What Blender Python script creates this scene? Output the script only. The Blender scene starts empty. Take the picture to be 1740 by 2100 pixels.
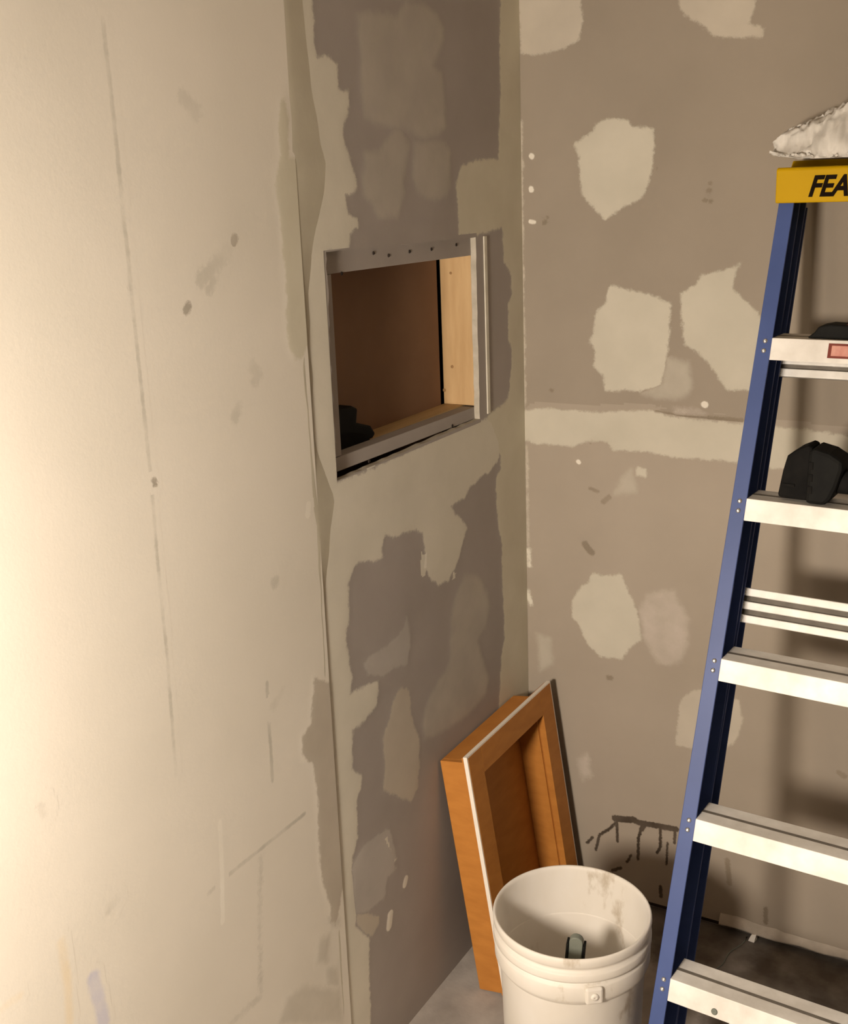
import bpy, bmesh, math, random
import numpy as np
from mathutils import Vector, Matrix, noise as mnoise

random.seed(7)
scene = bpy.context.scene
COL = scene.collection

# ------------------------------------------------------------------ camera
F = 2371.756                      # focal length in pixels of the 1740 x 2100 frame
YAW, PITCH, ROLL = 0.532717, 0.277255, -0.038844
CAM = np.array([1.12633, -2.38455, 1.736])
def cam_axes():
    cy, sy = math.cos(YAW), math.sin(YAW)
    Rz = np.array([[cy, -sy, 0], [sy, cy, 0], [0, 0, 1]])
    f = np.array([0, math.cos(PITCH), -math.sin(PITCH)])
    u = np.array([0, math.sin(PITCH), math.cos(PITCH)])
    r = np.array([1., 0, 0])
    c, s = math.cos(ROLL), math.sin(ROLL)
    return Rz @ (c * r + s * u), Rz @ (-s * r + c * u), Rz @ f
CR, CU, CF = cam_axes()
cam_data = bpy.data.cameras.new('camera')
cam_data.sensor_fit = 'HORIZONTAL'
cam_data.sensor_width = 36.0
cam_data.lens = F / 1740.0 * 36.0
cam_data.clip_start = 0.02
cam = bpy.data.objects.new('camera', cam_data)
COL.objects.link(cam)
m = Matrix.Identity(4)
for i in range(3):
    m[i][0], m[i][1], m[i][2], m[i][3] = CR[i], CU[i], -CF[i], CAM[i]
cam.matrix_world = m
scene.camera = cam

# ------------------------------------------------------------------ world, lamp, exposure
world = bpy.data.worlds.new('world')
scene.world = world
world.use_nodes = True
bg = world.node_tree.nodes['Background']
bg.inputs[0].default_value = (1.0, 0.85, 0.65, 1)
bg.inputs[1].default_value = 0.004

ld = bpy.data.lights.new('work_lamp', 'SPOT')      # halogen work light standing beside the left wall
ld.energy = 203
ld.spot_size = math.radians(176); ld.spot_blend = 1.0
ld.color = (1.0, 0.865, 0.72)
ld.shadow_soft_size = 0.15
lo = bpy.data.objects.new('work_lamp', ld)
lo.location = (0.345, -2.53, 1.36)
lo.rotation_euler = Vector((-math.sin(math.radians(27)), math.cos(math.radians(27)), -math.tan(math.radians(16)))).to_track_quat('-Z', 'Y').to_euler()
COL.objects.link(lo)

scene.view_settings.view_transform = 'Standard'
scene.view_settings.look = 'None'
scene.view_settings.exposure = 0.0
scene.view_settings.gamma = 1.0
scene.view_settings.use_curve_mapping = False

# ------------------------------------------------------------------ helpers
def ray(px):
    return CR * ((px[0] - 870) / F) - CU * ((px[1] - 1050) / F) + CF
def hit(px, axis, val=0.0):
    d = ray(px); t = (val - CAM[axis]) / d[axis]
    return CAM + d * t
def onL(px):
    q = hit(px, 0); return (q[1], q[2])
def onB(px):
    q = hit(px, 1); return (q[0], q[2])
def view(ox, oy, s):
    return lambda pts: [(ox + x / s, oy + y / s) for x, y in pts]
VA = view(540, 0, 2.9); VH = view(560, 950, 3.0); VK = view(560, 1400, 3.0); VO = view(600, 430, 3.346)
VB1 = view(1040, 0, 2.4857); VB2 = view(1040, 700, 2.9); VD = view(1180, 1640, 7.25)
VW1 = view(0, 0, 2.71875); VW2 = view(0, 700, 2.4857); VW3 = view(0, 1400, 1.9333)
VZ5 = view(1300, 1120, 3.955); VZ6 = view(1180, 1580, 3.107)

WL = {}
def wloc(o):
    return WL.get(o, np.zeros(3)) if o is not None else np.zeros(3)
def props(o, label=None, cat=None, group=None, kind=None):
    if label: o['label'] = label
    if cat: o['category'] = cat
    if group: o['group'] = group
    if kind: o['kind'] = kind
    return o
def empty(name, loc, label=None, cat=None, group=None, kind=None):
    o = bpy.data.objects.new(name, None); COL.objects.link(o)
    o.location = loc; o.empty_display_size = 0.05
    WL[o] = np.array(loc, float)
    return props(o, label, cat, group, kind)
def build(name, verts, faces, mat, parent=None, smooth=False, bevel=0.0, attrs=None, segs=2):
    v = np.array(verts, float)
    c = (v.min(0) + v.max(0)) / 2
    me = bpy.data.meshes.new(name)
    me.from_pydata([tuple(p) for p in (v - c)], [], faces)
    me.update()
    if attrs:
        for k, a in attrs.items():
            at = me.attributes.new(k, 'FLOAT', 'POINT')
            at.data.foreach_set('value', np.array(a, np.float32))
    me.materials.append(mat)
    if smooth:
        me.polygons.foreach_set('use_smooth', [True] * len(me.polygons))
    o = bpy.data.objects.new(name, me); COL.objects.link(o)
    if parent is not None:
        o.parent = parent
    o.location = c - wloc(parent)
    WL[o] = c
    if bevel > 0:
        b = o.modifiers.new('bevel', 'BEVEL'); b.width = bevel; b.segments = segs; b.limit_method = 'ANGLE'
        b.angle_limit = math.radians(40)
    return o
BOXF = [(0, 3, 2, 1), (4, 5, 6, 7), (0, 1, 5, 4), (1, 2, 6, 5), (2, 3, 7, 6), (3, 0, 4, 7)]
def obox_v(o, a, b, c):
    o, a, b, c = (np.array(t, float) for t in (o, a, b, c))
    v = [o, o + a, o + a + b, o + b]
    v = v + [t + c for t in v]
    if np.dot(np.cross(a, b), c) < 0:
        return [v[k] for k in (0, 3, 2, 1, 4, 7, 6, 5)]
    return v
def obox(name, o, a, b, c, mat, parent=None, bevel=0.0):
    return build(name, obox_v(o, a, b, c), BOXF, mat, parent, bevel=bevel)
def box(name, x0, x1, y0, y1, z0, z1, mat, parent=None, bevel=0.0):
    return obox(name, (x0, y0, z0), (x1 - x0, 0, 0), (0, y1 - y0, 0), (0, 0, z1 - z0), mat, parent, bevel)
def prism(name, prof, o, e1, e2, ex, mat, parent=None, bevel=0.0, smooth=False):
    """closed 2D profile (counter-clockwise seen against ex) swept along ex"""
    o, e1, e2, ex = (np.array(t, float) for t in (o, e1, e2, ex))
    n = len(prof)
    a = [o + e1 * p[0] + e2 * p[1] for p in prof]
    b = [t + ex for t in a]
    area = sum(prof[i][0] * prof[(i + 1) % n][1] - prof[(i + 1) % n][0] * prof[i][1] for i in range(n))
    flip = (np.dot(np.cross(e1, e2), ex) > 0) != (area > 0)
    faces = [tuple(range(n - 1, -1, -1)), tuple(range(n, 2 * n))]
    for i in range(n):
        j = (i + 1) % n
        faces.append((i, j, n + j, n + i))
    if flip:
        faces = [tuple(reversed(f)) for f in faces]
    return build(name, a + b, faces, mat, parent, bevel=bevel, smooth=smooth)
def lathe(name, prof, c, mat, parent=None, n=72, axis=None, smooth=True, closed=True):
    """prof: list of (r, h); revolved about axis through c"""
    c = np.array(c, float)
    ax = np.array(axis if axis is not None else (0, 0, 1), float); ax /= np.linalg.norm(ax)
    t = np.array((1, 0, 0)) if abs(ax[0]) < .9 else np.array((0, 1, 0))
    e1 = np.cross(ax, t); e1 /= np.linalg.norm(e1); e2 = np.cross(ax, e1)
    v, f = [], []
    k = len(prof)
    for i in range(n):
        a = 2 * math.pi * i / n
        d = e1 * math.cos(a) + e2 * math.sin(a)
        for r, h in prof:
            v.append(c + d * max(r, 1e-5) + ax * h)
    for i in range(n):
        j = (i + 1) % n
        for q in range(k if closed else k - 1):
            w = (q + 1) % k
            f.append((i * k + q, j * k + q, j * k + w, i * k + w))
    return build(name, v, f, mat, parent, smooth=smooth)

# ------------------------------------------------------------------ materials
def newmat(name):
    M = bpy.data.materials.new(name); M.use_nodes = True
    nt = M.node_tree
    return M, nt, nt.nodes['Principled BSDF']
def noise_node(nt, scale, detail=4, rough=.55, coord='Object', stretch=None):
    tc = nt.nodes.new('ShaderNodeTexCoord'); nz = nt.nodes.new('ShaderNodeTexNoise')
    if coord == 'World':
        g = nt.nodes.new('ShaderNodeNewGeometry'); src = g.outputs['Position']
    else:
        src = tc.outputs[coord]
    if stretch:
        mp = nt.nodes.new('ShaderNodeMapping'); mp.inputs['Scale'].default_value = stretch
        nt.links.new(src, mp.inputs[0]); src = mp.outputs[0]
    nt.links.new(src, nz.inputs['Vector'])
    nz.inputs['Scale'].default_value = scale; nz.inputs['Detail'].default_value = detail
    nz.inputs['Roughness'].default_value = rough
    return nz
def ramp(nt, src, stops):
    r = nt.nodes.new('ShaderNodeValToRGB')
    el = r.color_ramp.elements
    while len(el) < len(stops): el.new(0.5)
    for e, (p, c) in zip(el, stops):
        e.position = p; e.color = (*c, 1)
    nt.links.new(src, r.inputs[0]); return r
def bump(nt, b, src, strength, dist=.002):
    n = nt.nodes.new('ShaderNodeBump'); n.inputs['Strength'].default_value = strength
    n.inputs['Distance'].default_value = dist
    nt.links.new(src, n.inputs['Height']); nt.links.new(n.outputs[0], b.inputs['Normal'])
def surf(name, c0, c1, scale=3.0, rough=.9, bstr=.15, fine=160, spec=.25, metal=0, coord='World', stretch=None, detail=5):
    M, nt, b = newmat(name)
    nz = noise_node(nt, scale, detail, coord=coord, stretch=stretch)
    r = ramp(nt, nz.outputs[0], [(.3, c0), (.7, c1)])
    nt.links.new(r.outputs[0], b.inputs['Base Color'])
    b.inputs['Roughness'].default_value = rough; b.inputs['Metallic'].default_value = metal
    b.inputs['Specular IOR Level'].default_value = spec
    if bstr > 0:
        fn = noise_node(nt, fine, 3, coord=coord, stretch=stretch)
        bump(nt, b, fn.outputs[0], bstr, .001)
    return M
BOARD = {   # colours and noise scale of the boards, shared by the thin smears that feather out into them
    'CREAM': ((.71, .665, .575), (.79, .74, .65), 2.2), 'GREY': ((.345, .308, .278), (.40, .36, .33), 4.0),
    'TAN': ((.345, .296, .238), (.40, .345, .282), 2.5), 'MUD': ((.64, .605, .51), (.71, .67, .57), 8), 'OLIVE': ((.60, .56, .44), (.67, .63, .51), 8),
    'TAN_UPPER': ((.295, .252, .20), (.345, .296, .238), 2.5), 'DIRT': ((.075, .06, .047), (.11, .09, .07), 8), 'CONCRETE': ((.27, .245, .22), (.46, .415, .375), 9)}
class feathered:
    """thin smear: the stored edge distance 'sd' is broken up with noise, and the colour fades into the board at the rim"""
    def __init__(self, name, c0, c1, feather=.008, amp=.026, nscale=50, opacity=1.0, scale=8, rough=.88, opvar=0.0):
        self.name, self.c0, self.c1, self.feather, self.amp, self.nscale, self.opacity, self.scale, self.rough, self.opvar = name, c0, c1, feather, amp, nscale, opacity, scale, rough, opvar
        self.made = {}
    def on(self, under):
        if under in self.made: return self.made[under]
        M, nt, b = newmat(self.name + '_on_' + under.lower())
        nz = noise_node(nt, self.scale, 5, coord='World')
        r = ramp(nt, nz.outputs[0], [(.3, self.c0), (.7, self.c1)])
        u0, u1, us = BOARD[under]
        un = noise_node(nt, us, 8 if under == 'CONCRETE' else 5, coord='World')
        ur = ramp(nt, un.outputs[0], [(.3, u0), (.7, u1)])
        b.inputs['Roughness'].default_value = self.rough; b.inputs['Specular IOR Level'].default_value = .25
        at = nt.nodes.new('ShaderNodeAttribute'); at.attribute_name = 'sd'
        en = noise_node(nt, self.nscale, 6, .76, coord='World')
        ma = nt.nodes.new('ShaderNodeMath'); ma.operation = 'MULTIPLY_ADD'
        nt.links.new(en.outputs[0], ma.inputs[0]); ma.inputs[1].default_value = self.amp; ma.inputs[2].default_value = -self.amp * .5
        ad = nt.nodes.new('ShaderNodeMath'); ad.operation = 'ADD'
        nt.links.new(ma.outputs[0], ad.inputs[0]); nt.links.new(at.outputs['Fac'], ad.inputs[1])
        mr = nt.nodes.new('ShaderNodeMapRange'); mr.interpolation_type = 'SMOOTHSTEP'
        mr.inputs[1].default_value = -self.feather * .5; mr.inputs[2].default_value = self.feather * .5
        mr.inputs[3].default_value = 0; mr.inputs[4].default_value = self.opacity
        nt.links.new(ad.outputs[0], mr.inputs[0])
        out = mr.outputs[0]
        if self.opvar > 0:
            on = noise_node(nt, 14, 4, coord='World')
            m2 = nt.nodes.new('ShaderNodeMapRange'); m2.inputs[1].default_value = .35; m2.inputs[2].default_value = .62
            m2.inputs[3].default_value = 1 - self.opvar; m2.inputs[4].default_value = 1
            nt.links.new(on.outputs[0], m2.inputs[0])
            mm = nt.nodes.new('ShaderNodeMath'); mm.operation = 'MULTIPLY'
            nt.links.new(out, mm.inputs[0]); nt.links.new(m2.outputs[0], mm.inputs[1]); out = mm.outputs[0]
        mx = nt.nodes.new('ShaderNodeMix'); mx.data_type = 'RGBA'
        nt.links.new(out, mx.inputs[0]); nt.links.new(ur.outputs[0], mx.inputs[6]); nt.links.new(r.outputs[0], mx.inputs[7])
        nt.links.new(mx.outputs[2], b.inputs['Base Color'])
        fn = noise_node(nt, 160, 3, coord='World'); bump(nt, b, fn.outputs[0], .12, .001)
        self.made[under] = M
        return M

CREAM = surf('cream_skimmed_board', *BOARD['CREAM'], bstr=.12)
GREY = surf('grey_board_paper', *BOARD['GREY'], bstr=.12)
TAN = surf('tan_board_paper', *BOARD['TAN'], bstr=.12)
TAN_UPPER_DIM = surf('brown_board_paper', *BOARD['TAN_UPPER'], bstr=.12)  # slightly darker tan board, weaker light up high also put into its colour
DULL = surf('dull_room_wall', (.62, .55, .46), (.70, .63, .54), 1.5, bstr=0)
MUD = feathered('joint_compound', (.51, .475, .39), (.575, .535, .445))
MUD_OLIVE = feathered('joint_compound_olive', (.60, .56, .44), (.67, .63, .51))
MUD_TAN = feathered('joint_compound_tan', (.48, .43, .355), (.55, .495, .41))
MUD_FAINT = feathered('joint_compound_sanded', (.48, .445, .37), (.56, .52, .44), feather=.020, opacity=.62, opvar=.35, nscale=30)
MUD_GREYISH = feathered('joint_compound_grey', (.455, .425, .385), (.53, .495, .45), opacity=.8, opvar=.2)
MUD_LIGHT = feathered('joint_compound_bright', (.64, .605, .51), (.71, .67, .57))
MUD_PINK = feathered('joint_compound_pinkish', (.53, .46, .41), (.60, .54, .47), feather=.020, opacity=.70, opvar=.55)
PENCIL = feathered('pencil_grey', (.30, .29, .24), (.42, .40, .33), feather=.004, amp=.007, nscale=60, opacity=.50, opvar=.85)
SCUFF = feathered('scuff_brown', (.15, .12, .08), (.25, .20, .14), feather=.005, amp=.016, nscale=220, opacity=.65, opvar=.4)
SOFTSCUFF = feathered('scuff_soft', (.36, .34, .28), (.46, .43, .36), feather=.012, amp=.034, nscale=110, opacity=.36, opvar=.7)
GRIME = feathered('grime_dark', (.03, .019, .012), (.065, .044, .028), feather=.003, amp=.012, nscale=170, opacity=.95, opvar=.15)
DIRT_SHADE = feathered('floor_dirt', (.055, .042, .032), (.10, .08, .062), feather=.05, amp=.06, nscale=14, opacity=.85, opvar=.35)  # dirt tone, also carries painted shade on the floor
DUST = feathered('floor_dust', (.20, .17, .14), (.26, .22, .18), feather=.03, amp=.03, nscale=25, opacity=.7)
WHITEDRIP = feathered('white_drip', (.78, .73, .63), (.86, .82, .73), feather=.003, amp=.006, nscale=90, opacity=.85)
YELLOWMARK = feathered('yellow_mark', (.75, .55, .25), (.80, .60, .32), feather=.010, amp=.010, opacity=.35, opvar=.6)
BLUEMARK = feathered('blue_mark', (.42, .43, .60), (.50, .50, .66), feather=.010, amp=.012, opacity=.55, opvar=.5)
GYPSUM = surf('gypsum_core', (.40, .36, .29), (.52, .475, .40), 40, bstr=.3)
PINE = surf('pine_board', (.46, .295, .14), (.56, .38, .195), 6, bstr=.1, fine=60, coord='Object', stretch=(8, 8, 1), rough=.7)
PINE_H = surf('pine_board_level', (.45, .31, .15), (.56, .39, .20), 6, bstr=.1, fine=60, coord='Object', stretch=(8, 1, 8), rough=.7)
HARDBOARD = surf('brown_hardboard', (.19, .105, .06), (.25, .145, .085), 3, bstr=.1, rough=.75)
DARKVOID = surf('dark_framing', (.03, .02, .015), (.05, .035, .025), 5, bstr=0)
CONCRETE = surf('dusty_concrete', *BOARD['CONCRETE'], bstr=.5, fine=120, detail=8)
BLUE = surf('blue_fibreglass', (.044, .076, .225), (.058, .096, .275), 6, rough=.45, bstr=.05, spec=.4, coord='Object')
ALU = surf('dusty_aluminium', (.66, .63, .58), (.92, .90, .86), 14, rough=.55, bstr=.12, fine=90, spec=.5, metal=.15, coord='Object', detail=7)
STEEL = surf('zinc_rivet', (.7, .7, .68), (.85, .85, .83), 20, rough=.3, bstr=0, metal=.9, coord='Object')
YELLOW = surf('yellow_plastic', (.50, .30, .0), (.56, .34, .0), 5, rough=.6, bstr=.05, spec=.15, coord='Object')
BLACK = surf('black_plastic', (.006, .006, .006), (.011, .011, .010), 30, rough=.7, spec=.12, bstr=.1, coord='Object')
BLACKRUB = surf('black_rubber', (.007, .007, .007), (.014, .013, .012), 30, rough=.9, spec=.1, bstr=.1, coord='Object')
GROOVE = surf('dirty_groove', (.13, .115, .095), (.19, .17, .145), 30, rough=.8, bstr=.1, coord='Object')  # grime on the treads, painted recess shade on the rear braces
INK = surf('black_ink', (.008, .005, .003), (.014, .009, .006), 30, rough=.9, bstr=0, spec=.05, coord='Object')
REDTRIM = surf('red_plastic', (.16, .03, .025), (.22, .04, .03), 20, rough=.5, bstr=0, coord='Object')
STICKER_D = surf('sticker_border', (.16, .03, .02), (.22, .05, .035), 30, rough=.5, bstr=0, coord='Object')
STICKER_P = surf('sticker_pink', (.55, .22, .18), (.68, .36, .29), 60, rough=.5, bstr=0, coord='Object')
ORANGEWOOD = surf('varnished_maple', (.44, .175, .036), (.53, .222, .048), 5, rough=.5, bstr=.05, fine=40, spec=.2, coord='Object', stretch=(3, 3, 9))
WHITE_EDGE = surf('white_edge_band', (.80, .74, .66), (.86, .81, .73), 20, rough=.6, bstr=.05, coord='Object')
CLOTH = surf('white_cloth', (.60, .57, .52), (.70, .67, .62), 25, rough=.95, bstr=.3, fine=220, coord='Object')
TOOLGREY = surf('grey_green_handle', (.15, .165, .14), (.21, .225, .19), 20, rough=.6, bstr=.1, coord='Object')
CHIP = surf('white_chip', (.85, .82, .76), (.92, .9, .85), 50, rough=.8, bstr=.2, coord='Object')

def bucket_mat():
    M, nt, b = newmat('white_bucket_plastic')
    nz = noise_node(nt, 9, 6, .6, stretch=(1, 1, .5))
    r = ramp(nt, nz.outputs[0], [(.36, (.95, .92, .87)), (.62, (.91, .87, .80)), (.68, (.66, .59, .49)), (.76, (.52, .45, .35))])
    nt.links.new(r.outputs[0], b.inputs['Base Color'])
    b.inputs['Roughness'].default_value = .5
    tr = nt.nodes.new('ShaderNodeBsdfTranslucent'); mx = nt.nodes.new('ShaderNodeMixShader')
    mx.inputs[0].default_value = .30
    nt.links.new(r.outputs[0], tr.inputs[0]); nt.links.new(b.outputs[0], mx.inputs[1]); nt.links.new(tr.outputs[0], mx.inputs[2])
    nt.links.new(mx.outputs[0], nt.nodes['Material Output'].inputs[0])
    fn = noise_node(nt, 60, 4); bump(nt, b, fn.outputs[0], .12, .001)
    return M
BUCKET = bucket_mat()

# ------------------------------------------------------------------ room shell
props(box('floor', -.02, 3.3, -4.7, .02, -.06, 0, CONCRETE), kind='structure')
props(box('ceiling', -.02, 3.3, -4.7, .02, 2.62, 2.68, DULL), kind='structure')
props(box('wall_right', 3.2, 3.26, -4.65, .02, 0, 2.62, DULL), kind='structure')
props(box('wall_front', -.02, 3.26, -4.66, -4.6, 0, 2.62, DULL), kind='structure')

JY = -.835                                 # vertical joint between the two boards of the left wall
PROUD = .003                               # the older cream board stands this much proud
wall_left = empty('wall_left', (0, -2.3, 0), kind='structure')
wall_back = empty('wall_back', (1.6, 0, 0), kind='structure')

panelL = box('drywall_panel', -.014, PROUD, -4.6, JY - .0, 0, 2.62, CREAM, wall_left)

HY0, HY1, HZ0, HZ1 = -.766, -.2365, 1.2415, 1.6285      # opening in the grey board
def holed_panel():
    bm = bmesh.new()
    outer = [(JY, 0), (0, 0), (0, 2.62), (JY, 2.62)]
    inner = []
    def seg(a, b, n, jit, nrm):
        for i in range(n):
            t = i / n
            d = random.uniform(-jit, jit) if i else 0
            inner.append((a[0] + (b[0] - a[0]) * t + nrm[0] * d, a[1] + (b[1] - a[1]) * t + nrm[1] * d))
    # corners follow the slightly crooked cut of the real hole
    BLc, BRc, TRc, TLc = (-.7705, 1.2400), (-.2235, 1.2455), (-.2225, 1.6245), (-.7620, 1.6310)
    seg(BLc, BRc, 26, .0010, (0, 1)); seg(BRc, TRc, 20, .0016, (1, 0)); seg(TRc, TLc, 26, .0012, (0, 1)); seg(TLc, BLc, 30, .0028, (1, 0))
    vs = []
    for loop in (outer, inner):
        lv = [bm.verts.new((0, y, z)) for y, z in loop]
        for i in range(len(lv)):
            bm.edges.new((lv[i], lv[(i + 1) % len(lv)]))
    bmesh.ops.triangle_fill(bm, use_beauty=True, edges=bm.edges[:])
    for f in bm.faces:
        f.normal_update()
        if f.normal.x < 0: f.normal_flip()
    res = bmesh.ops.extrude_face_region(bm, geom=bm.faces[:])
    for v in [g for g in res['geom'] if isinstance(g, bmesh.types.BMVert)]:
        v.co.x = -.0127
    bmesh.ops.recalc_face_normals(bm, faces=bm.faces[:])
    bm.verts.ensure_lookup_table()
    v = [tuple(q.co) for q in bm.verts]; ix = {q: i for i, q in enumerate(bm.verts)}
    fs = [tuple(ix[q] for q in f.verts) for f in bm.faces]
    o = build('drywall_panel', v, fs, GREY, wall_left)
    o.data.materials.append(GYPSUM)
    for p in o.data.polygons:
        if abs(p.normal.x) < .5: p.material_index = 1
    bm.free()
    return o
panelM = holed_panel()

# back wall: two boards, a small gap above the slab, dark sill plate behind the gap
ZT = 1.205
box('drywall_panel', -.013, 3.2, 0, .0127, ZT, 2.62, TAN_UPPER_DIM, wall_back)
box('drywall_panel', -.013, 3.2, 0, .0127, .018, ZT, TAN, wall_back)
box('sill_plate', -.013, 3.2, .014, .05, -.002, .06, DARKVOID, wall_back)

# ------------------------------------------------------------------ smears, patches and marks on the boards
def segdist(P, A, B):
    d = B - A; L = (d * d).sum() + 1e-12
    t = np.clip(((P - A) @ d) / L, 0, 1)
    q = A + t[:, None] * d
    return np.hypot(*(P - q).T)
def poly_sd(P, poly):
    n = len(poly); D = np.full(len(P), 1e9); inside = np.zeros(len(P), bool)
    for i in range(n):
        A, B = poly[i], poly[(i + 1) % n]
        D = np.minimum(D, segdist(P, A, B))
        c = ((A[1] > P[:, 1]) != (B[1] > P[:, 1]))
        with np.errstate(divide='ignore', invalid='ignore'):
            xi = (B[0] - A[0]) * (P[:, 1] - A[1]) / (B[1] - A[1]) + A[0]
        inside ^= c & (P[:, 0] < xi)
    return np.where(inside, D, -D)
def line_sd(P, pts, w):
    D = np.full(len(P), 1e9)
    for i in range(len(pts) - 1):
        wi = w if np.isscalar(w) else (w[i] + w[i + 1]) / 2
        D = np.minimum(D, segdist(P, pts[i], pts[i + 1]) - wi / 2)
    return -D
LAY = {'L': 0, 'B': 0, 'F': 0}
def smear(name, px, plane, mat, parent, off=0.0, h=.0005, grid=.005, margin=.013, width=None, feather=.010, label=None, under=None):
    conv = {'L': onL, 'B': onB, 'F': (lambda q: tuple(hit(q, 2)[:2]))}[plane]
    pts = np.array([conv(q) for q in px])
    fn = (lambda P: poly_sd(P, pts)) if width is None else (lambda P: line_sd(P, pts, width))
    LAY[plane] += 1
    base = off + .00002 + .0000015 * LAY[plane]
    under = under or {'L': 'CREAM' if off > 0 else 'GREY', 'B': 'TAN' if pts[:, 1].mean() < ZT else 'TAN_UPPER', 'F': 'CONCRETE'}[plane]
    pad = margin + grid + (0 if width is None else (width if np.isscalar(width) else max(width)))
    lo_, hi_ = pts.min(0) - pad, pts.max(0) + pad
    if plane == 'L': hi_[0] = min(hi_[0], -.0005 if off == 0 else JY - .001)
    else: lo_[0] = max(lo_[0], .0005)
    if plane == 'F':
        hi_[1] = min(hi_[1], .01)
    else:
        lo_[1] = max(lo_[1], .001 if plane == 'L' else .0185)
        hi_[1] = min(hi_[1], 2.61)
    nu, nv = max(2, int((hi_[0] - lo_[0]) / grid) + 1), max(2, int((hi_[1] - lo_[1]) / grid) + 1)
    U = np.linspace(lo_[0], hi_[0], nu); V = np.linspace(lo_[1], hi_[1], nv)
    P = np.stack(np.meshgrid(U, V, indexing='ij'), -1).reshape(-1, 2)
    sd = fn(P)
    ok = (sd > -margin).reshape(nu, nv)
    idx = np.full((nu, nv), -1); verts, att, faces = [], [], []
    keep = ok[:-1, :-1] | ok[1:, :-1] | ok[:-1, 1:] | ok[1:, 1:]
    if plane == 'L' and off == 0:
        ins = ((P[:, 0] > -.7690) & (P[:, 0] < -.2215) & (P[:, 1] > 1.2410) & (P[:, 1] < 1.6300)).reshape(nu, nv)
        keep &= ~(ins[:-1, :-1] | ins[1:, :-1] | ins[:-1, 1:] | ins[1:, 1:])
    need = np.zeros((nu, nv), bool)
    need[:-1, :-1] |= keep; need[1:, :-1] |= keep; need[:-1, 1:] |= keep; need[1:, 1:] |= keep
    sdg = sd.reshape(nu, nv)
    for i, j in zip(*np.nonzero(need)):
        s = sdg[i, j]
        t = min(1, max(0, (s + margin) / (feather + margin))); t = t * t * (3 - 2 * t)
        x = base + h * t
        idx[i, j] = len(verts)
        verts.append({'L': (x, U[i], V[j]), 'B': (U[i], -x, V[j]), 'F': (U[i], V[j], x)}[plane])
        att.append(s)
    for i, j in zip(*np.nonzero(keep)):
        faces.append((idx[i, j], idx[i + 1, j], idx[i + 1, j + 1], idx[i, j + 1]))
    if not faces: return None
    o = build(name, verts, faces, mat.on(under), parent, smooth=True, attrs={'sd': att})
    if label: o['label'] = label
    return o

# the ramp of compound that steps down from the proud cream board to the grey board
RAMP = [(-40, 580, 618), (0, 583, 622), (120, 593, 634), (200, 600, 645), (300, 604, 662), (330, 600, 672), (400, 601, 668), (470, 607, 650),
        (520, 612, 640), (600, 617, 634), (700, 621, 636), (760, 621, 641), (900, 633, 645), (970, 639, 668), (1020, 643, 688),
        (1080, 650, 681), (1200, 655, 668), (1400, 665, 673), (1600, 682, 689), (1800, 690, 700), (1870, 691, 698), (2000, 698, 704), (2150, 707, 713), (2300, 716, 722)]
def mud_ramp():
    v, f = [], []
    rows = [(onL((a, y)), onL((b, y))) for y, a, b in RAMP]
    rows.insert(0, ((rows[0][0][0], 2.6), (rows[0][1][0], 2.6)))
    rows.append(((rows[-1][0][0], .002), (rows[-1][1][0], .002)))
    # resample in z
    za = np.array([r[0][1] for r in rows])[::-1]; ya = np.array([r[0][0] for r in rows])[::-1]
    zb = np.array([r[1][1] for r in rows])[::-1]; yb = np.array([r[1][0] for r in rows])[::-1]
    Z = np.linspace(.002, 2.6, 180)
    for k, z in enumerate(Z):
        a = np.interp(z, za, ya) + .0025 * mnoise.noise(Vector((z * 25, 0, 3)))
        b = np.interp(z, zb, yb) + .003 * mnoise.noise(Vector((z * 22, 5, 3)))
        a = min(a, JY + .001)
        for t, x in ((-.10, PROUD + .00005), (0, PROUD + .0002), (.15, PROUD - .0001), (.5, .0019), (.85, .0007), (1, .0004), (1.1, .00005)):
            v.append((x, a + (max(b, JY + .006) - a) * t, z))
    n = 7
    for k in range(len(Z) - 1):
        for q in range(n - 1):
            f.append((k * n + q, k * n + q + 1, (k + 1) * n + q + 1, (k + 1) * n + q))
    M = surf('ramp_compound', (.50, .46, .36), (.58, .54, .43), 9)
    return build('compound_ramp', v, f, M, wall_left, smooth=True)
mud_ramp()

# big ragged tape coat on the grey board: down the joint, under the opening
strip = [(RAMP[0][2] - 14, -40)] + VA([(290, -80), (290, 0), (300, 100), (300, 250), (320, 330), (400, 340), (440, 390), (450, 530), (505, 540), (515, 620), (490, 710), (470, 780),
        (490, 860), (520, 960), (560, 1100), (545, 1150), (490, 1160), (500, 1270), (560, 1300), (565, 1350), (520, 1385), (515, 1490)]) + [(669, 517), (692, 988)] \
    + [(760, 962), (860, 918), (960, 870), (1000, 858), (1030, 850)] \
    + VH([(1395, -40), (1330, 60), (1300, 65), (1210, 150), (1180, 215), (1095, 262), (1120, 310), (1160, 340), (1195, 400), (1180, 450), (1155, 540), (1125, 640), (1080, 720),
          (1020, 748), (960, 700), (945, 640), (930, 500), (920, 430), (880, 410), (800, 430), (740, 460), (715, 440), (690, 440), (665, 530), (680, 580), (640, 600), (540, 600),
          (500, 640), (460, 745), (465, 850), (470, 1000), (445, 1010), (465, 1200), (490, 1330), (475, 1420), (560, 1370), (650, 1335), (640, 1480), (560, 1590), (490, 1640),
          (488, 1880), (550, 1920), (540, 2000), (515, 2060)]) \
    + VK([(520, 950), (500, 1040), (490, 1080), (480, 1250), (505, 1400), (510, 1500), (595, 1570), (590, 1700), (600, 2000), (605, 2150), (610, 2300)]) \
    + [(b - 14, y) for y, a, b in reversed(RAMP[:-1])]
smear('compound_coat', strip, 'L', MUD_LIGHT, wall_left)
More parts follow.
